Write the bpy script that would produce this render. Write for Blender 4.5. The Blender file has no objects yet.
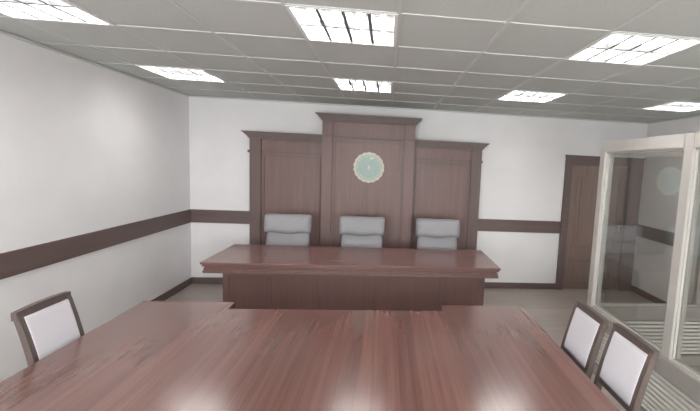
import bpy, bmesh, math, random
from mathutils import Matrix, Vector
random.seed(7)
S = bpy.context.scene
C = S.collection

# ------------------------------------------------------------------ camera
F_PX, PITCH, ROLL, YAW, CAM_Z = 394.634, 0.1040, 0.0463, -0.0989, 1.843
CX, CY = 424.81, 206.23
def cam_axes():
    c, s = math.cos(YAW), math.sin(YAW)
    x = Vector((c, s, 0)); y = Vector((-s, c, 0)); z = Vector((0, 0, 1))
    c, s = math.cos(PITCH), math.sin(PITCH)
    fwd = c*y - s*z; up = s*y + c*z
    c, s = math.cos(ROLL), math.sin(ROLL)
    return c*x + s*up, -s*x + c*up, fwd
r_, u_, f_ = cam_axes()
cd = bpy.data.cameras.new('camera'); cam = bpy.data.objects.new('camera', cd); C.objects.link(cam)
cam.matrix_world = Matrix(((r_.x, u_.x, -f_.x, 0), (r_.y, u_.y, -f_.y, 0), (r_.z, u_.z, -f_.z, CAM_Z), (0, 0, 0, 1)))
cd.sensor_width = 36; cd.sensor_fit = 'HORIZONTAL'; cd.lens = F_PX/700*36
cd.shift_x = (350-CX)/700; cd.shift_y = (CY-205.5)/700; cd.clip_start = .05
S.camera = cam

# ------------------------------------------------------------------ world, exposure
w = bpy.data.worlds.new('world'); S.world = w; w.use_nodes = True
w.node_tree.nodes['Background'].inputs[0].default_value = (1, 1, 1, 1)
w.node_tree.nodes['Background'].inputs[1].default_value = 14.0
TUBE = 24.0
ADDED_WINDOWS = [(-2.15, -.45), (.35, 2.05)]; WZ0, WZ1 = .85, 2.25      # unseen windows added behind the camera to light the room
for a, b in ADDED_WINDOWS:  # portals for the sky light that comes through these added openings
    ld = bpy.data.lights.new('window_daylight', 'AREA'); ld.shape = 'RECTANGLE'; ld.size = b-a; ld.size_y = WZ1-WZ0; ld.cycles.is_portal = True
    lo = bpy.data.objects.new('window_daylight', ld); C.objects.link(lo); lo.location = ((a+b)/2, -1.66, (WZ0+WZ1)/2); lo.rotation_euler = (math.radians(90), 0, 0)
S.view_settings.view_transform = 'Standard'; S.view_settings.look = 'None'
S.view_settings.gamma = 1; S.view_settings.use_curve_mapping = False
S.view_settings.exposure = 0.55

# ------------------------------------------------------------------ materials
def new_mat(name):
    m = bpy.data.materials.new(name); m.use_nodes = True
    nt = m.node_tree; b = nt.nodes['Principled BSDF']
    return m, nt, b
def plain(name, col, rough=.5, metal=0, noise=.0, nscale=30, bump=0, coat=0):
    m, nt, b = new_mat(name)
    b.inputs['Roughness'].default_value = rough; b.inputs['Metallic'].default_value = metal
    b.inputs['Coat Weight'].default_value = coat
    b.inputs['Base Color'].default_value = (*col, 1)
    if noise or bump:
        tc = nt.nodes.new('ShaderNodeTexCoord'); n = nt.nodes.new('ShaderNodeTexNoise')
        n.inputs['Scale'].default_value = nscale; n.inputs['Detail'].default_value = 6
        nt.links.new(tc.outputs['Object'], n.inputs['Vector'])
        r = nt.nodes.new('ShaderNodeValToRGB')
        r.color_ramp.elements[0].position = .3; r.color_ramp.elements[1].position = .7
        r.color_ramp.elements[0].color = (*[c*(1-noise) for c in col], 1)
        r.color_ramp.elements[1].color = (*[min(1, c*(1+noise)) for c in col], 1)
        nt.links.new(n.outputs['Fac'], r.inputs['Fac']); nt.links.new(r.outputs['Color'], b.inputs['Base Color'])
        if bump:
            bp = nt.nodes.new('ShaderNodeBump'); bp.inputs['Strength'].default_value = bump; bp.inputs['Distance'].default_value = .01
            nt.links.new(n.outputs['Fac'], bp.inputs['Height']); nt.links.new(bp.outputs['Normal'], b.inputs['Normal'])
    return m
def wood(name, ca, cb, grain=(1, 1, .06), rough=.35, scale=22, board=None, axis=0, coat=.0, spec=.5, tone=.0, gap=.4, bump=.12, crough=.12, dist=.6):
    """streaky grain stretched along one axis; board = width of the boards glued side by side"""
    m, nt, b = new_mat(name); N = nt.nodes.new; L = nt.links.new
    tc = N('ShaderNodeTexCoord'); mp = N('ShaderNodeMapping'); mp.inputs['Scale'].default_value = grain
    L(tc.outputs['Object'], mp.inputs['Vector'])
    n = N('ShaderNodeTexNoise'); n.inputs['Scale'].default_value = scale; n.inputs['Detail'].default_value = 8; n.inputs['Roughness'].default_value = .65
    n.inputs['Distortion'].default_value = dist; L(mp.outputs[0], n.inputs['Vector'])
    r = N('ShaderNodeValToRGB'); r.color_ramp.elements[0].position = .3; r.color_ramp.elements[1].position = .72
    r.color_ramp.elements[0].color = (*ca, 1); r.color_ramp.elements[1].color = (*cb, 1)
    L(n.outputs['Fac'], r.inputs['Fac']); out = r.outputs['Color']
    rr = N('ShaderNodeMapRange'); rr.inputs['To Min'].default_value = rough*.8; rr.inputs['To Max'].default_value = rough*1.25
    L(n.outputs['Fac'], rr.inputs['Value']); L(rr.outputs[0], b.inputs['Roughness'])
    bp = N('ShaderNodeBump'); bp.inputs['Strength'].default_value = bump; bp.inputs['Distance'].default_value = .004
    L(n.outputs['Fac'], bp.inputs['Height']); nrm = bp.outputs['Normal']
    if board:
        sp = N('ShaderNodeSeparateXYZ'); L(tc.outputs['Object'], sp.inputs[0])
        d = N('ShaderNodeMath'); d.operation = 'DIVIDE'; d.inputs[1].default_value = board; L(sp.outputs[axis], d.inputs[0])
        fl = N('ShaderNodeMath'); fl.operation = 'FLOOR'; L(d.outputs[0], fl.inputs[0])
        wn = N('ShaderNodeTexWhiteNoise'); wn.noise_dimensions = '1D'; L(fl.outputs[0], wn.inputs['W'])
        mr = N('ShaderNodeMapRange'); mr.inputs['To Min'].default_value = 1-tone; mr.inputs['To Max'].default_value = 1+tone
        L(wn.outputs['Value'], mr.inputs['Value'])
        vm = N('ShaderNodeVectorMath'); vm.operation = 'SCALE'; L(out, vm.inputs[0]); L(mr.outputs[0], vm.inputs['Scale'])
        out = vm.outputs[0]
        fr = N('ShaderNodeMath'); fr.operation = 'FRACT'; L(d.outputs[0], fr.inputs[0])
        # slight crown of every board, so that reflections break at the joints
        s1 = N('ShaderNodeMath'); s1.operation = 'SUBTRACT'; s1.inputs[1].default_value = .5; L(fr.outputs[0], s1.inputs[0])
        s2 = N('ShaderNodeMath'); s2.operation = 'MULTIPLY'; L(s1.outputs[0], s2.inputs[0]); L(s1.outputs[0], s2.inputs[1])
        s3 = N('ShaderNodeMath'); s3.operation = 'MULTIPLY'; s3.inputs[1].default_value = -1; L(s2.outputs[0], s3.inputs[0])
        b2 = N('ShaderNodeBump'); b2.inputs['Strength'].default_value = gap; b2.inputs['Distance'].default_value = .004
        L(s3.outputs[0], b2.inputs['Height']); L(nrm, b2.inputs['Normal']); nrm = b2.outputs['Normal']
    L(out, b.inputs['Base Color']); L(nrm, b.inputs['Normal'])
    b.inputs['Coat Weight'].default_value = coat; b.inputs['Coat Roughness'].default_value = crough
    b.inputs['Specular IOR Level'].default_value = spec
    return m
def emit(name, col, st):
    m, nt, b = new_mat(name)
    b.inputs['Base Color'].default_value = (.8, .8, .8, 1)
    b.inputs['Emission Color'].default_value = (*col, 1); b.inputs['Emission Strength'].default_value = st
    return m
M = {}
M['wall'] = plain('painted_wall', (.86, .845, .855), .75, noise=.02, nscale=3)
M['tile'] = plain('ceiling_tile', (.56, .58, .56), .9, noise=.07, nscale=90, bump=.15)
M['grid'] = plain('grid_metal', (.60, .61, .59), .5)
M['panel'] = wood('panel_wood', (.150, .088, .080), (.205, .124, .112), (1, 1, .05), .42, 26)
M['panel_dark'] = wood('pilaster_wood', (.122, .083, .076), (.160, .108, .099), (1, 1, .05), .45, 26)
M['desk'] = wood('desk_wood', (.145, .068, .059), (.210, .106, .091), (.08, 1, 1), .25, 22, coat=.3)
M['desk_front'] = wood('desk_front_wood', (.125, .064, .057), (.168, .090, .080), (1, 1, .06), .4, 24)
M['table'] = wood('table_wood', (.125, .055, .046), (.200, .094, .078), (1, .025, 1), .24, 30, board=.105, axis=0, coat=.7, tone=.13, gap=.14, bump=0, crough=.17, dist=0)
M['table_edge'] = plain('table_edge_wood', (.13, .065, .055), .4, noise=.2)
M['trim'] = wood('trim_wood', (.125, .088, .083), (.165, .118, .108), (.06, .06, 1), .45, 24)
M['door'] = wood('door_wood', (.185, .128, .108), (.26, .185, .158), (1, 1, .05), .4, 28)
M['floor'] = wood('floor_laminate', (.315, .265, .238), (.405, .345, .310), (.06, 1, 1), .38, 20, board=.19, axis=1, tone=.10, gap=.5)
M['leather'] = plain('grey_leather', (.30, .295, .31), .6, noise=.05, nscale=60, bump=.1)
M['black'] = plain('black_plastic', (.03, .03, .032), .4)
M['chrome'] = plain('chrome', (.6, .6, .62), .2, 1)
M['chairwood'] = wood('chair_wood', (.090, .068, .063), (.135, .104, .096), (1, 1, .08), .35, 30)
M['fabric'] = plain('pale_fabric', (.64, .615, .655), .8, noise=.04, nscale=120, bump=.1)
M['dock'] = plain('dock_paint', (.50, .475, .445), .4, noise=.03, nscale=8)
M['dock_back'] = plain('dock_backing', (.08, .075, .07), .6)  # near-black, stands in for the shade in the slat gaps
M['slat'] = plain('slat_paint', (.80, .78, .74), .45)
M['dock_dark'] = plain('dock_rail_paint', (.37, .345, .325), .45, noise=.04, nscale=8)  # dock paint with the dimmer light low down put into its colour
M['reflector'] = plain('polished_reflector', (.82, .82, .82), .16, .95)
M['white'] = plain('white_enamel', (.85, .85, .85), .3)
M['louvre'] = plain('louvre_metal', (.16, .16, .16), .5)
M['tube'] = emit('tube_glow', (1, .985, .97), TUBE)
M['gold'] = plain('emblem_gold', (.60, .56, .46), .45, .0, noise=.1)
M['green'] = plain('emblem_green', (.36, .46, .42), .5, noise=.15, nscale=40)
M['pale'] = plain('emblem_pale', (.62, .68, .60), .5)
M['violet'] = plain('emblem_violet', (.40, .44, .50), .5)
def glass_mat(ior):
    m = bpy.data.materials.new('clear_glass'); m.use_nodes = True; nt = m.node_tree; nt.nodes.clear(); N = nt.nodes.new
    o = N('ShaderNodeOutputMaterial'); mx = N('ShaderNodeMixShader'); t = N('ShaderNodeBsdfTransparent'); g = N('ShaderNodeBsdfGlossy'); f = N('ShaderNodeFresnel')
    t.inputs[0].default_value = (.93, .945, .935, 1); g.inputs['Roughness'].default_value = .02; f.inputs['IOR'].default_value = ior
    ge = N('ShaderNodeNewGeometry'); mr = N('ShaderNodeMapRange'); mr.inputs['To Min'].default_value = ior; mr.inputs['To Max'].default_value = 1/ior
    nt.links.new(ge.outputs['Backfacing'], mr.inputs['Value']); nt.links.new(mr.outputs[0], f.inputs['IOR'])
    nt.links.new(f.outputs[0], mx.inputs[0]); nt.links.new(t.outputs[0], mx.inputs[1]); nt.links.new(g.outputs[0], mx.inputs[2]); nt.links.new(mx.outputs[0], o.inputs[0])
    return m
M['glass'] = glass_mat(2.4); M['clear'] = glass_mat(1.5)

# ------------------------------------------------------------------ mesh helpers
def bx(bm, x0, x1, y0, y1, z0, z1, bev=0):
    vs = [bm.verts.new((x, y, z)) for x in (x0, x1) for y in (y0, y1) for z in (z0, z1)]
    fs = [bm.faces.new([vs[i] for i in q]) for q in ((0, 1, 3, 2), (4, 6, 7, 5), (0, 4, 5, 1), (2, 3, 7, 6), (0, 2, 6, 4), (1, 5, 7, 3))]
    if bev:
        es = list({e for f in fs for e in f.edges})
        bmesh.ops.bevel(bm, geom=es, offset=bev, segments=2, affect='EDGES')
def sweep(bm, pts, w, d, ref=(0, 1, 0)):
    """rectangular bar along pts; w along ref, d across it; w/d may be lists"""
    pts = [Vector(p) for p in pts]; ref = Vector(ref).normalized(); rings = []
    for i, p in enumerate(pts):
        t = (pts[min(i+1, len(pts)-1)]-pts[max(i-1, 0)]).normalized()
        n = t.cross(ref).normalized()
        ww = w[i] if isinstance(w, (list, tuple)) else w; dd = d[i] if isinstance(d, (list, tuple)) else d
        rings.append([bm.verts.new(p+ref*a*ww/2+n*b*dd/2) for a, b in ((-1, -1), (1, -1), (1, 1), (-1, 1))])
    for a, b in zip(rings, rings[1:]):
        for k in range(4): bm.faces.new((a[k], a[(k+1) % 4], b[(k+1) % 4], b[k]))
    bm.faces.new(rings[0][::-1]); bm.faces.new(rings[-1])
def tube(bm, p0, p1, r0, r1=None, n=12):
    p0, p1 = Vector(p0), Vector(p1); r1 = r0 if r1 is None else r1
    t = (p1-p0).normalized(); a = t.orthogonal().normalized(); b = t.cross(a)
    R = [[bm.verts.new(p+(a*math.cos(k*2*math.pi/n)+b*math.sin(k*2*math.pi/n))*r) for k in range(n)] for p, r in ((p0, r0), (p1, r1))]
    for k in range(n): bm.faces.new((R[0][k], R[0][(k+1) % n], R[1][(k+1) % n], R[1][k]))
    bm.faces.new(R[0][::-1]); bm.faces.new(R[1])
def loft(bm, rings, n=28, e=3.5):
    """rings of (centre, half-width vector, half-depth vector): superellipse cross-sections"""
    R = []
    for c, a, b in rings:
        c, a, b = Vector(c), Vector(a), Vector(b); L = []
        for k in range(n):
            th = k*2*math.pi/n; co, si = math.cos(th), math.sin(th)
            L.append(bm.verts.new(c+a*math.copysign(abs(co)**(2/e), co)+b*math.copysign(abs(si)**(2/e), si)))
        R.append(L)
    for p, q in zip(R, R[1:]):
        for k in range(n): bm.faces.new((p[k], p[(k+1) % n], q[(k+1) % n], q[k]))
    bm.faces.new(R[0][::-1]); bm.faces.new(R[-1])
def prism(bm, poly, axis, a, b):
    """extrude a 2D outline along an axis: poly are the two other coordinates in x,y,z order"""
    def P(u, v, t): return {0: (t, u, v), 1: (u, t, v), 2: (u, v, t)}[axis]
    A = [bm.verts.new(P(u, v, a)) for u, v in poly]; B = [bm.verts.new(P(u, v, b)) for u, v in poly]; n = len(poly)
    for k in range(n): bm.faces.new((A[k], A[(k+1) % n], B[(k+1) % n], B[k]))
    bm.faces.new(A[::-1]); bm.faces.new(B)
def obj(name, bm, mat, parent=None, smooth=False, label=None):
    bmesh.ops.recalc_face_normals(bm, faces=bm.faces)
    me = bpy.data.meshes.new(name); bm.to_mesh(me); bm.free()
    if smooth:
        for p in me.polygons: p.use_smooth = True
    me.materials.append(M[mat] if isinstance(mat, str) else mat)
    o = bpy.data.objects.new(name, me); C.objects.link(o)
    if parent: o.parent = parent
    if label: o['label'] = label
    return o
def box(name, mat, parent, *a, bev=0, label=None):
    bm = bmesh.new(); bx(bm, *a, bev=bev); return obj(name, bm, mat, parent, label=label)
def struct(o, label=None):
    o['kind'] = 'structure'
    if label: o['label'] = label
    return o
def thing(name, label, cat, loc=(0, 0, 0), rz=0, group=None):
    o = bpy.data.objects.new(name, None); C.objects.link(o); o.empty_display_size = .1
    o.location = loc; o.rotation_euler = (0, 0, rz); o['label'] = label; o['category'] = cat
    if group: o['group'] = group
    return o
def dup(root, loc, rz, label):
    r = root.copy(); C.objects.link(r); r.location = loc; r.rotation_euler = (0, 0, rz); r['label'] = label
    for ch in root.children:
        c = ch.copy(); C.objects.link(c); c.parent = r
        for g in ch.children:
            d = g.copy(); C.objects.link(d); d.parent = c
    return r

# ------------------------------------------------------------------ room shell
XL, XR, YB, YF, ZC = -2.735, 3.954, 5.807, -1.6, 2.645
TX, TY = -.566, 2.222                      # origin of the 0.6 m ceiling grid
struct(box('floor', 'floor', None, XL-.1, XR+.1, YF-.1, YB+.1, -.1, 0))
struct(box('wall_left', 'wall', None, XL-.1, XL, YF-.1, YB+.1, 0, ZC+.15))
struct(box('wall_right', 'wall', None, XR, XR+.1, YF-.1, YB+.1, 0, ZC+.15))
bm = bmesh.new(); bx(bm, XL, XR, YF-.1, YF, 0, WZ0); bx(bm, XL, XR, YF-.1, YF, WZ1, ZC+.15); q = [XL]+[v for ab in ADDED_WINDOWS for v in ab]+[XR]
for a, b in zip(q[::2], q[1::2]): bx(bm, a, b, YF-.1, YF, WZ0, WZ1)
struct(obj('wall_front', bm, 'wall'))
for k, (a, b) in enumerate(ADDED_WINDOWS):
    wn = bpy.data.objects.new('window_%d' % (k+1), None); C.objects.link(wn); wn['kind'] = 'structure'; wn['label'] = 'white framed window behind the camera'
    bm = bmesh.new(); m_ = (a+b)/2
    for q in ((a, b, WZ0, WZ0+.06), (a, b, WZ1-.06, WZ1), (a, a+.06, WZ0+.06, WZ1-.06), (b-.06, b, WZ0+.06, WZ1-.06), (m_-.04, m_+.04, WZ0+.06, WZ1-.06)): bx(bm, q[0], q[1], YF-.08, YF-.02, q[2], q[3], .004)
    obj('window_frame', bm, 'white', wn)
    for u0, u1 in ((a+.06, m_-.04), (m_+.04, b-.06)): box('pane', 'clear', wn, u0, u1, YF-.054, YF-.048, WZ0+.06, WZ1-.06)
    box('window_sill', 'white', wn, a-.04, b+.04, YF-.001, YF+.14, WZ0-.03, WZ0, bev=.004)
DX0, DX1, DZ = 2.80, 3.71, 1.955           # door opening in the back wall
bm = bmesh.new()
bx(bm, XL, DX0, YB, YB+.1, 0, ZC+.15); bx(bm, DX1, XR, YB, YB+.1, 0, ZC+.15); bx(bm, DX0, DX1, YB, YB+.1, DZ, ZC+.15)
struct(obj('wall_back', bm, 'wall'))
LX = [TX+1.8*i for i in (-1, 0, 1, 2)]; LY = [TY+1.8*j for j in (1, 0, -1, -2)]
def edges(o, lo, hi):
    k = math.ceil((lo-o)/.6-1e-6); e = [lo]
    while o+.6*k < hi-1e-4:
        if o+.6*k > lo+1e-4: e.append(o+.6*k)
        k += 1
    return e+[hi]
ex, ey = edges(TX, XL, XR), edges(TY, YF, YB)
bm = bmesh.new(); g = bmesh.new()
for a, b in zip(ex, ex[1:]):
    for c, d in zip(ey, ey[1:]):
        if any(abs(a-x) < .01 for x in LX) and any(abs(c-y) < .01 for y in LY): continue
        bx(bm, a, b, c, d, ZC, ZC+.02)
bx(bm, XL, XR, YF, YB, ZC+.12, ZC+.15)
for x in ex[1:-1]: bx(g, x-.012, x+.012, YF, YB, ZC-.004, ZC)
for y in ey[1:-1]: bx(g, XL, XR, y-.012, y+.012, ZC-.0045, ZC)
struct(obj('ceiling', bm, 'tile'))
struct(obj('trim_1', g, 'grid'), 'pale metal grid holding the ceiling tiles')
bm = bmesh.new(); e = .022
bx(bm, XL, XR, YB-e, YB, ZC-.022, ZC-.005); bx(bm, XL, XL+e, YF, YB-e, ZC-.022, ZC-.005); bx(bm, XR-e, XR, YF, YB-e, ZC-.022, ZC-.005)
struct(obj('trim_2', bm, 'grid'), 'thin metal angle where the ceiling meets the walls')
# chair rails and baseboards
RZ0, RZ1, BH, T = .888, 1.074, .094, .018
def rail(name, x0, x1, y0, y1, label):
    bm = bmesh.new(); bx(bm, x0, x1, y0, y1, RZ0, RZ1, .004); return struct(obj(name, bm, 'trim'), label)
rail('trim_3', XL, -1.9, YB-T, YB, 'brown wooden wall rail left of the panelled backdrop')
rail('trim_4', 1.38, 2.69, YB-T, YB, 'brown wooden wall rail between backdrop and door')
rail('trim_5', XL, XL+T, YF, YB-T, 'brown wooden wall rail along the left wall')
rail('trim_6', XR-T, XR, 4.88, YB-T, 'short brown wooden wall rail on the right wall')
def skirt(name, x0, x1, y0, y1):
    bm = bmesh.new(); bx(bm, x0, x1, y0, y1, 0, BH, .004); struct(obj(name, bm, 'trim'))
skirt('baseboard_back', XL, 2.69, YB-T, YB); skirt('baseboard_left', XL, XL+T, YF, YB-T)
skirt('baseboard_right', XR-T, XR, YF, YB-.02)
# door; an unseen closed box is added behind it to stop light leaks
bm = bmesh.new(); bx(bm, DX0-.3, XR, YB+.9, YB+1, -.1, ZC); bx(bm, DX0-.3, DX0-.2, YB+.1, YB+.9, -.1, ZC); bx(bm, XR, XR+.1, YB+.1, YB+1, -.1, ZC); bx(bm, DX0-.3, XR+.1, YB+.1, YB+1, ZC, ZC+.1); bx(bm, DX0-.2, XR, YB+.1, YB+.9, -.1, 0)
struct(obj('wall_lobby', bm, 'wall'))
dr = thing('door_1', 'brown panelled wooden door in a dark frame behind the glass dock', 'door', (0, 0, 0)); dr['kind'] = 'structure'
bm = bmesh.new(); CW = .11
bx(bm, DX0-CW, DX0, YB-.035, YB+.02, 0, DZ+.135, .006); bx(bm, DX1, XR-.02, YB-.035, YB+.02, 0, DZ+.135, .006); bx(bm, DX0, DX1, YB-.035, YB+.02, DZ, DZ+.135, .006)
bx(bm, DX0-CW-.012, XR-.005, YB-.045, YB+.01, DZ+.118, DZ+.14, .004)
obj('door_frame', bm, 'trim', dr)
bm = bmesh.new()
lf = [(.12, .50), (.66, 1.80)]
px0, px1 = DX0+.10, DX1-.10
bx(bm, DX0, px0, YB+.005, YB+.045, .008, DZ-.003); bx(bm, px1, DX1, YB+.005, YB+.045, .008, DZ-.003)
for a, b in ((.008, .12), (.50, .66), (1.80, DZ-.003)): bx(bm, px0, px1, YB+.005, YB+.045, a, b)
leaf = obj('door_leaf', bm, 'door', dr)
for a, b in lf:
    bm = bmesh.new(); bx(bm, px0, px1, YB+.022, YB+.04, a, b); bx(bm, px0+.07, px1-.07, YB+.008, YB+.03, a+.07, b-.07, .012)
    for q in ((px0, px0+.022, a, b), (px1-.022, px1, a, b), (px0+.022, px1-.022, a, a+.022), (px0+.022, px1-.022, b-.022, b)):
        bx(bm, q[0], q[1], YB-.006, YB+.024, q[2], q[3], .005)
    obj('raised_panel', bm, 'door', leaf)
box('threshold', 'trim', dr, DX0, DX1, YB+.046, YB+.11, 0, .012)
bm = bmesh.new(); bx(bm, DX1-.075, DX1-.03, YB-.004, YB+.006, .93, 1.12, .002); tube(bm, (DX1-.052, YB+.005, 1.05), (DX1-.052, YB-.05, 1.05), .009); tube(bm, (DX1-.045, YB-.05, 1.05), (DX1-.16, YB-.05, 1.05), .009)
obj('door_handle', bm, 'chrome', dr)

# ------------------------------------------------------------------ ceiling lights
def light():
    t = thing('ceiling_light', '', 'ceiling light', (0, 0, ZC), 0, 'square louvred ceiling lights')
    s = .596; o = .002
    bm = bmesh.new()                                   # white flange
    for q in ((o, s, o, o+.02), (o, s, s-.02, s), (o, o+.02, o+.02, s-.02), (s-.02, s, o+.02, s-.02)): bx(bm, *q, -.008, .002)
    obj('frame', bm, 'white', t)
    bm = bmesh.new()
    bx(bm, .012, .586, .012, .586, .078, .084)
    for q in ((.012, .02, .012, .586), (.578, .586, .012, .586), (.02, .578, .012, .02), (.02, .578, .578, .586)): bx(bm, *q, .002, .078)
    obj('reflector', bm, 'reflector', t)
    bm = bmesh.new()
    for k in (1, 2, 3): bx(bm, .02+.1395*k-.010, .02+.1395*k+.010, .02, .578, -.004, .036)
    bx(bm, .02, .578, .290, .308, -.005, .030)
    obj('louvre', bm, 'louvre', t)
    for k in range(4):
        bm = bmesh.new(); x = .02+.1395*(k+.5); tube(bm, (x, .03, .056), (x, .568, .056), .013, n=8)
        obj('lamp_tube', bm, 'tube', t)
    return t
proto = light(); first = True
cols = ['far left', 'centre', 'right', 'far right']
text = {(0, 0): 'square louvred ceiling light in the far left corner above the wall rail', (1, 0): 'small square louvred ceiling light just above the emblem on the backdrop',
        (2, 0): 'square louvred ceiling light between the tall backdrop and the door', (3, 0): 'square louvred ceiling light in the far right corner above the glass dock',
        (0, 1): 'square louvred ceiling light cut off at the upper left, nearer than its neighbour', (1, 1): 'large square louvred ceiling light at top centre, nearest the camera',
        (2, 1): 'large square louvred ceiling light at the upper right, nearer than its neighbours', (3, 1): 'square louvred ceiling light directly over the glass dock, outside the view'}
for j, y in enumerate(LY):
    for i, x in enumerate(LX):
        lab = text.get((i, j), 'square louvred ceiling light behind the camera')
        if first: proto.location = (x, y, ZC); proto['label'] = lab; first = False
        else: dup(proto, (x, y, ZC), 0, lab)

# ------------------------------------------------------------------ panelled backdrop on the back wall
bp = thing('panelled_backdrop', 'dark brown panelled wooden backdrop with raised centre behind the three grey chairs', 'wall panelling', (-.262, YB, 0))
def cornice(x0, x1, yw, z, d, ends=(1, 1)):
    bm = bmesh.new()                                   # stepped crown profile in four flaring courses
    prof = [(0, -.085), (.018, -.085), (.018, -.060), (.030, -.050), (.052, -.030), (.062, -.016), (.078, -.014), (.078, 0), (0, 0)]
    for (o1, z1), (o2, z2) in zip(prof, prof[1:]):
        pass
    cs = [(.006, -.095, -.082), (.020, -.082, -.060), (.034, -.060, -.042), (.052, -.042, -.026), (.064, -.026, -.014), (.082, -.014, 0)]
    for o, a, b in cs:
        bx(bm, x0-o*ends[0], x1+o*ends[1], yw-d-o, yw-.0, z+a, z+b)
    return bm
# local frame: x about the centre line, y = 0 at the wall, room is -y
HW, HC, ZS, ZM, DS, DM = 1.62, .635, 2.19, 2.475, .16, .25
for sgn, lab in ((-1, 'left'), (1, 'right')):
    a, b = (-HW, -HC) if sgn < 0 else (HC, HW)
    bm = bmesh.new(); bx(bm, a, b, -DS+.03, -.001, 0, ZS-.005)
    sec = obj('side_section', bm, 'panel', bp)
    p0, p1 = (-HW, -HW+.15) if sgn < 0 else (HW-.15, HW)
    bm = bmesh.new(); bx(bm, p0, p1, -DS, -DS+.03, 0, ZS-.08, .003); bx(bm, p0-.022, p1+.012, -DS-.018, -DS+.03, 1.905, 1.94, .004); bx(bm, p0-.01, p1+.01, -DS-.015, -DS+.03, 0, .12, .004)
    obj('pilaster', bm, 'panel_dark', sec)
    q0, q1 = (p1, b) if sgn < 0 else (a, p0)
    bm = bmesh.new(); bx(bm, q0, q1, -DS+.012, -DS+.03, 1.915, 1.932, .003)
    bx(bm, q0, q1, -DS+.005, -DS+.03, 0, .12, .003)
    for u0, u1, z0, z1 in ((q0+.03, q0+.045, .16, 1.88), (q1-.045, q1-.03, .16, 1.88), (q0+.045, q1-.045, 1.865, 1.88)): bx(bm, u0, u1, -DS+.02, -DS+.03, z0, z1)
    obj('moulding', bm, 'panel_dark', sec)
    obj('cornice', cornice(a, b, -.001, ZS, DS-.001, (1, 0) if sgn < 0 else (0, 1)), 'panel_dark', sec)
bm = bmesh.new(); bx(bm, -HC, HC, -DM+.03, -.001, 0, ZM-.005)
sec = obj('centre_section', bm, 'panel', bp)
for a, b in ((-HC, -HC+.14), (HC-.14, HC)):
    bm = bmesh.new(); bx(bm, a, b, -DM, -DM+.03, 0, ZM-.08, .003); bx(bm, a-.010, b+.010, -DM-.015, -DM+.03, 0, .12, .004)
    obj('pilaster', bm, 'panel', sec)
bm = bmesh.new(); bx(bm, -HC-.008, HC+.008, -DM-.008, -DM+.03, 2.165, 2.185, .003)
for u0, u1, z0, z1 in ((-.47, -.455, .16, 2.12), (.455, .47, .16, 2.12), (-.455, .455, 2.105, 2.12)): bx(bm, u0, u1, -DM+.02, -DM+.03, z0, z1)
obj('moulding', bm, 'panel_dark', sec)
obj('cornice', cornice(-HC, HC, -.001, ZM, DM-.001), 'panel_dark', sec)

# emblem
EY = YB-DM+.03-.001
em = thing('wall_emblem', 'round green emblem with a pale golden scalloped rim on the backdrop', 'emblem', (-.255, EY, 1.772))
def disc(bm, r, y0, y1, n=64, sc=0, k=18):
    P = []
    for i in range(n):
        th = i*2*math.pi/n; rr = r+sc*abs(math.sin(k*th/2))
        P.append((rr*math.cos(th), rr*math.sin(th)))
    prism(bm, P, 1, y0, y1)
bm = bmesh.new(); disc(bm, .203, -.018, 0, 180, .012)
obj('rim', bm, 'gold', em)
bm = bmesh.new(); disc(bm, .178, -.024, -.017)
obj('green_field', bm, 'green', em)
bm = bmesh.new()                                       # wreath leaves around the field
for i in range(22):
    th = math.radians(-75+i*(330/21)-90+15) ; c = Vector((.158*math.cos(th), 0, .158*math.sin(th)))
    t = Vector((-math.sin(th), 0, math.cos(th))); n = Vector((math.cos(th), 0, math.sin(th)))
    q = [c-t*.02, c+n*.010, c+t*.02, c-n*.010]
    prism(bm, [(v.x, v.z) for v in q], 1, -.028, -.023)
obj('wreath', bm, 'gold', em)
bm = bmesh.new()
for s in (-1, 1):
    prism(bm, [(0, -.03), (s*.03, -.015), (s*.075, .02), (s*.065, .045), (s*.03, .03), (0, .01)], 1, -.030, -.023)
obj('winged_figure', bm, 'violet', em)
bm = bmesh.new()
prism(bm, [(-.012, -.02), (.012, -.02), (.008, .03), (-.008, .03)], 1, -.033, -.028)
obj('pale_body', bm, 'pale', em)
bm = bmesh.new(); prism(bm, [(.01, .11), (.06, .12), (.075, .135), (.03, .14), (.005, .128)], 1, -.030, -.023)
obj('pale_crest', bm, 'pale', em)

# ------------------------------------------------------------------ judges' bench
JX0, JX1, JY0, JY1, JZ = -1.785, 1.225, 3.95, 4.83, .80
cx, cy = (JX0+JX1)/2, (JY0+JY1)/2
jd = thing('judges_bench', 'long dark brown wooden bench desk in front of the three grey chairs', 'desk', (cx, cy, 0))
hx, hy = (JX1-JX0)/2, (JY1-JY0)/2
bm = bmesh.new(); bx(bm, -hx, hx, -hy, hy, JZ-.022, JZ, .004)
top = obj('desktop', bm, 'desk', jd)
bm = bmesh.new()
for o, a, b in ((.012, -.045, -.022), (.030, -.060, -.045), (.022, -.085, -.060), (.016, -.112, -.085)):
    bx(bm, -hx+o, hx-o, -hy+o, hy-o, JZ+a, JZ+b, .004)
obj('edge_moulding', bm, 'desk_front', jd)
fx0, fx1, fy = -1.63-cx, 1.10-cx, 4.10-cy
bm = bmesh.new(); bx(bm, fx0, fx1, fy+.012, fy+.035, 0, JZ-.112)
fp = obj('front_panel', bm, 'desk_front', jd)
bm = bmesh.new(); nb = 6; wv = (fx1-fx0)/nb
for k in range(nb+1):
    x = min(max(fx0+wv*k, fx0+.03), fx1-.03); bx(bm, x-.03, x+.03, fy, fy+.012, .09, JZ-.17, .002)
bx(bm, fx0, fx1, fy, fy+.012, JZ-.17, JZ-.112, .002); bx(bm, fx0, fx1, fy-.004, fy+.012, 0, .09, .002)
obj('moulding', bm, 'desk_front', fp)
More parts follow.
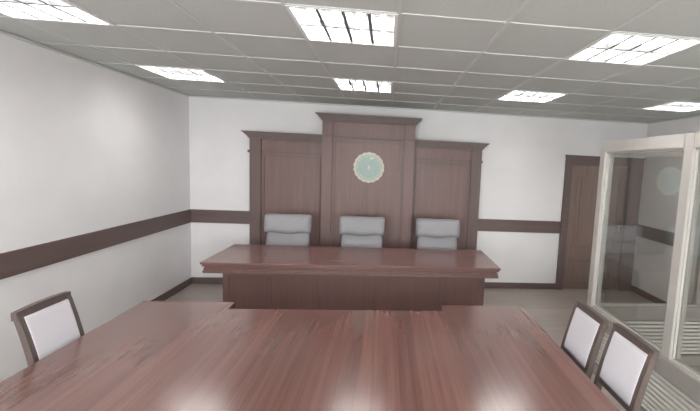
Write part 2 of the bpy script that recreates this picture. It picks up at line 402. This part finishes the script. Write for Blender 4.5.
for x in (fx0, fx1-.03):
    bm = bmesh.new(); bx(bm, x, x+.03, fy+.035, hy-.06, 0, JZ-.112, .002); obj('side_panel', bm, 'desk_front', jd)

# ------------------------------------------------------------------ judges' chairs
def executive():
    t = thing('office_chair', '', 'chair', (0, 0, 0), 0, 'grey leather chairs behind the bench')   # faces -y
    bm = bmesh.new(); R = []
    prof = [(.46, .20, .03, .03), (.48, .235, .055, .03), (.58, .262, .065, .035), (.70, .272, .06, .05), (.82, .268, .055, .07), (.90, .262, .06, .085), (.96, .255, .06, .095), (1.02, .25, .05, .10), (1.06, .24, .035, .105)]
    for z, wv, dv, y in prof: R.append(((0, y, z), (wv, 0, 0), (0, dv, 0)))
    loft(bm, R, 36, 4); obj('backrest', bm, 'leather', t, True)
    bm = bmesh.new(); n = 13; R = []                   # headrest roll: runs across, ends rounded
    for k in range(n):
        u = -1+2*k/(n-1); x = .292*math.sin(u*math.pi/2); f = max(.30, (1-abs(math.sin(u*math.pi/2))**5)) if abs(u) < 1 else .30
        f = {0: .45, 1: .78, n-1: .45, n-2: .78}.get(k, 1-.02*math.cos(u*8))
        R.append(((x, .055, 1.022-.010*math.cos(u*1.3)-.006*math.cos(u*7)), (0, .070*f, 0), (0, .022*f, .120*(.6+.4*f)+.006*math.cos(u*7))))
    loft(bm, R, 28, 3.0); obj('headrest', bm, 'leather', t, True)
    bm = bmesh.new()                                   # stitched seams under the roll
    sweep(bm, [(x, -.010, .925-.010*math.cos(x*28)) for x in [-.24+.03*i for i in range(17)]], .010, .008, (0, 1, 0))
    obj('seam', bm, 'leather', t)
    bm = bmesh.new(); loft(bm, [((0, -.22, .40), (.22, 0, 0), (0, .20, 0)), ((0, -.22, .42), (.26, 0, 0), (0, .255, 0)), ((0, -.22, .48), (.27, 0, 0), (0, .27, 0)), ((0, -.215, .515), (.25, 0, 0), (0, .25, 0)), ((0, -.21, .525), (.18, 0, 0), (0, .18, 0))], 36, 3.6)
    obj('seat', bm, 'leather', t, True)
    for s in (-1, 1):
        bm = bmesh.new(); sweep(bm, [(s*.27, .04, .60), (s*.305, -.02, .645), (s*.305, -.27, .65), (s*.305, -.33, .60), (s*.29, -.30, .46), (s*.25, -.22, .42)], .03, .03, (1, 0, 0))
        a = obj('armrest', bm, 'black', t)
        bm = bmesh.new(); loft(bm, [((s*.305, y, .665), (.028*f, 0, 0), (0, 0, .02*f)) for y, f in ((-.31, .6), (-.29, 1), (-.05, 1), (-.03, .6))], 16, 3)
        obj('arm_pad', bm, 'leather', a, True)
    bm = bmesh.new(); tube(bm, (0, -.2, .10), (0, -.2, .24), .032); tube(bm, (0, -.2, .24), (0, -.2, .40), .018); bx(bm, -.12, .12, -.32, -.08, .385, .402)
    obj('gas_post', bm, 'chrome', t)
    bm = bmesh.new()
    for k in range(5):
        a = k*2*math.pi/5+.3; sweep(bm, [(0, -.2, .10), (.15*math.cos(a), -.2+.15*math.sin(a), .095), (.27*math.cos(a), -.2+.27*math.sin(a), .075)], [.05, .045, .035], [.05, .04, .025], (-math.sin(a), math.cos(a), 0))
    b = obj('star_base', bm, 'black', t)
    for k in range(5):
        a = k*2*math.pi/5+.3; c = Vector((.27*math.cos(a), -.2+.27*math.sin(a), .03)); n = Vector((-math.sin(a), math.cos(a), 0))
        bm = bmesh.new(); tube(bm, c-n*.022, c-n*.006, .03, n=14); tube(bm, c+n*.006, c+n*.022, .03, n=14); tube(bm, c-n*.008, c+n*.008, .012); tube(bm, c+Vector((0, 0, .01)), c+Vector((0, 0, .05)), .008)
        obj('caster', bm, 'black', b)
    return t
labs = ['grey leather high-back chair behind the bench, leftmost of three', 'grey leather high-back chair behind the bench, directly below the emblem', 'grey leather high-back chair behind the bench, rightmost of three, nearest the door']
ch = executive(); ch.location = (-1.243, 5.12, 0); ch['label'] = labs[0]
dup(ch, (-.298, 5.12, 0), 0, labs[1]); dup(ch, (.700, 5.12, 0), math.radians(-2), labs[2])

# ------------------------------------------------------------------ conference tables pushed together
def table(x0, x1, y0, y1, label):
    cx, cy = (x0+x1)/2, (y0+y1)/2; a, b = (x1-x0)/2-.0003, (y1-y0)/2-.001
    t = thing('conference_table', label, 'table', (cx, cy, 0), 0, 'glossy tables pushed together')
    bm = bmesh.new(); bx(bm, -a, a, -b, b, .718, .75); obj('tabletop', bm, 'table', t)
    bm = bmesh.new()
    for q in ((-a+.05, a-.05, -b+.05, -b+.07), (-a+.05, a-.05, b-.07, b-.05), (-a+.05, -a+.07, -b+.07, b-.07), (a-.07, a-.05, -b+.07, b-.07)): bx(bm, *q, .63, .718)
    obj('apron', bm, 'table_edge', t)
    for sx in (-1, 1):
        for sy in (-1, 1):
            x, y = sx*(a-.095), sy*(b-.10); bm = bmesh.new(); sweep(bm, [(x, y, .718), (x, y, 0)], [.05, .038], [.05, .038], (1, 0, 0)); obj('leg', bm, 'table_edge', t)
table(-1.75, -1.105, .55, 3.0, 'glossy reddish-brown table top strip at the left, beside the dark chair by the left wall')
table(-1.105, .46, .55, 2.862, 'wide glossy reddish-brown conference table in the middle, with the pale reflections')
table(.46, 1.115, .55, 2.985, 'glossy reddish-brown table top strip at the right, beside the two pale-backed chairs')

# ------------------------------------------------------------------ glazed dock
dk = thing('glass_dock', 'pale glazed enclosure with slatted lower panels at the right, in front of the door', 'enclosure', (2.0, 3.47, 0))
ox, oy = 2.0, 3.47
PT, RT0, RT1, RB0, RB1 = .042, 2.035, 2.13, .46, .595
ys = [3.475, 2.435, 1.395]; xs = [2.0, 3.08, XR-.052-0.02]
def L(*a): return (a[0]-ox, a[1]-ox, a[2]-oy, a[3]-oy, a[4], a[5])
ends = [(ox, ys[0]), (ox, ys[-1]), (xs[-1], oy)]
for x, y in [(ox, y) for y in ys]+[(x, oy) for x in xs[1:]]:
    box('post', 'dock', dk, *L(x-PT, x+PT, y-PT, y+PT, 0 if (x, y) in ends else RB1+.0005, RT1), bev=.004)
def lower(p, q, along):
    a, b = p+PT, q-PT
    def R(u0, u1, v0, v1, z0, z1): return L(u0, u1, oy+v0, oy+v1, z0, z1) if along == 0 else L(ox+v0, ox+v1, u0, u1, z0, z1)
    box('bottom_rail', 'dock_dark', dk, *R(a, b, -.05, .05, RB0, RB1), bev=.004)
    box('kick_rail', 'dock_dark', dk, *R(a, b, -.04, .04, 0, .10), bev=.003)
    bm = bmesh.new()
    box('backing_board', 'dock_back', dk, *R(a, b, -.006, .006, .10, RB0))  # dark sheet added behind the slats so their gaps look shaded
    z = .118
    while z < RB0-.02:
        bx(bm, *R(a, b, -.032, -.006, z, z+.023)); bx(bm, *R(a, b, .006, .032, z, z+.023)); z += .038
    obj('slat_panel', bm, 'slat', dk)
lower(ys[-1], ys[0], 1); lower(xs[0], xs[-1], 0)
def bay(p, q, along):
    # p<q centre coordinates of two posts; along 0 = x, 1 = y
    a, b = p+PT, q-PT
    def R(u0, u1, v0, v1, z0, z1): return L(u0, u1, oy+v0, oy+v1, z0, z1) if along == 0 else L(ox+v0, ox+v1, u0, u1, z0, z1)
    box('top_rail', 'dock', dk, *R(a, b, -.045, .045, RT0, RT1), bev=.003)
    bm = bmesh.new()
    for s in (-1, 1):
        v0, v1 = (-.026, -.010) if s < 0 else (.002, .018)
        bx(bm, *R(a, a+.010, v0, v1, RB1, RT0)); bx(bm, *R(b-.010, b, v0, v1, RB1, RT0)); bx(bm, *R(a+.010, b-.010, v0, v1, RB1, RB1+.016)); bx(bm, *R(a+.010, b-.010, v0, v1, RT0-.016, RT0))
    bd = obj('glazing_bead', bm, 'dock', dk)
    box('glass_pane', 'glass' if along else 'clear', dk, *R(a+.001, b-.001, -.0095, .0015, RB1+.001, RT0-.001))
for q, p in zip(ys, ys[1:]): bay(p, q, 1)
for p, q in zip(xs, xs[1:]): bay(p, q, 0)

# ------------------------------------------------------------------ side chairs (local: faces -x, back at +x; y across)
def side_chair():
    t = thing('wooden_chair', '', 'chair', (0, 0, 0), 0, 'dark wooden chairs with pale backs')
    W = .158
    def bk(z):                                          # rear post line, curved and reclining
        if z < .46: return -.03+.06*(1-z/.46)**1.5
        u = (z-.46)/.54; return -.03+.0475*u+.0625*u*u
    for s in (-1, 1):
        bm = bmesh.new(); zs = [0, .15, .3, .46, .56, .66, .76, .86, .94, .985]
        sweep(bm, [(bk(z), s*W, z) for z in zs], [.026, .028, .029, .030, .030, .029, .028, .028, .028, .028], [.028, .032, .036, .04, .04, .036, .034, .032, .03, .028], (0, 1, 0))
        obj('rear_leg', bm, 'chairwood', t)
        bm = bmesh.new(); sweep(bm, [(-.43, s*W, .43), (-.435, s*W, 0)], [.036, .026], [.036, .026], (0, 1, 0)); obj('front_leg', bm, 'chairwood', t)
    zt = .98
    bm = bmesh.new(); sweep(bm, [(bk(zt)-.004*(1-(y/.17)**2), y, zt-.008+.010*(1-(y/.17)**2)) for y in [-.175+.035*i for i in range(11)]], .044, .028, (0, 0, 1)); obj('top_rail', bm, 'chairwood', t)
    bm = bmesh.new(); z = .672; bx(bm, bk(z)-.012, bk(z)+.012, -W+.015, W-.015, z-.02, z+.02, .003); obj('lower_rail', bm, 'chairwood', t)
    bm = bmesh.new(); R = []
    for z, f in ((.688, .80), (.70, 1), (.76, 1), (.82, 1), (.88, 1), (.93, 1), (.95, 1), (.958, .8)): R.append(((bk(z)-.004, 0, z), (.016*f, 0, 0), (0, (W-.014)*(.97+.03*f), 0)))
    loft(bm, R, 40, 9); obj('back_cushion', bm, 'fabric', t, True)
    bm = bmesh.new(); loft(bm, [((-.235, 0, .43), (.205, 0, 0), (0, .165, 0)), ((-.235, 0, .445), (.22, 0, 0), (0, .18, 0)), ((-.235, 0, .475), (.22, 0, 0), (0, .18, 0)), ((-.235, 0, .49), (.19, 0, 0), (0, .15, 0))], 36, 5)
    obj('seat', bm, 'fabric', t, True)
    bm = bmesh.new()
    for q in ((-.43, -.03, -W-.012, -W+.010), (-.43, -.03, W-.010, W+.012), (-.445, -.42, -W, W), (-.045, -.02, -W, W)): bx(bm, *q, .375, .432)
    obj('seat_frame', bm, 'chairwood', t)
    return t
c = side_chair(); c.location = (1.222, 2.265, 0); c['label'] = 'dark wooden chair with pale back cushion, the farther one at the table by the dock'
dup(c, (1.262, 1.892, 0), 0, 'dark wooden chair with pale back cushion, the nearer of the two right of the table')
dup(c, (-1.80, 2.31, 0), math.pi, 'dark wooden chair with curved back, alone on the left side of the table')
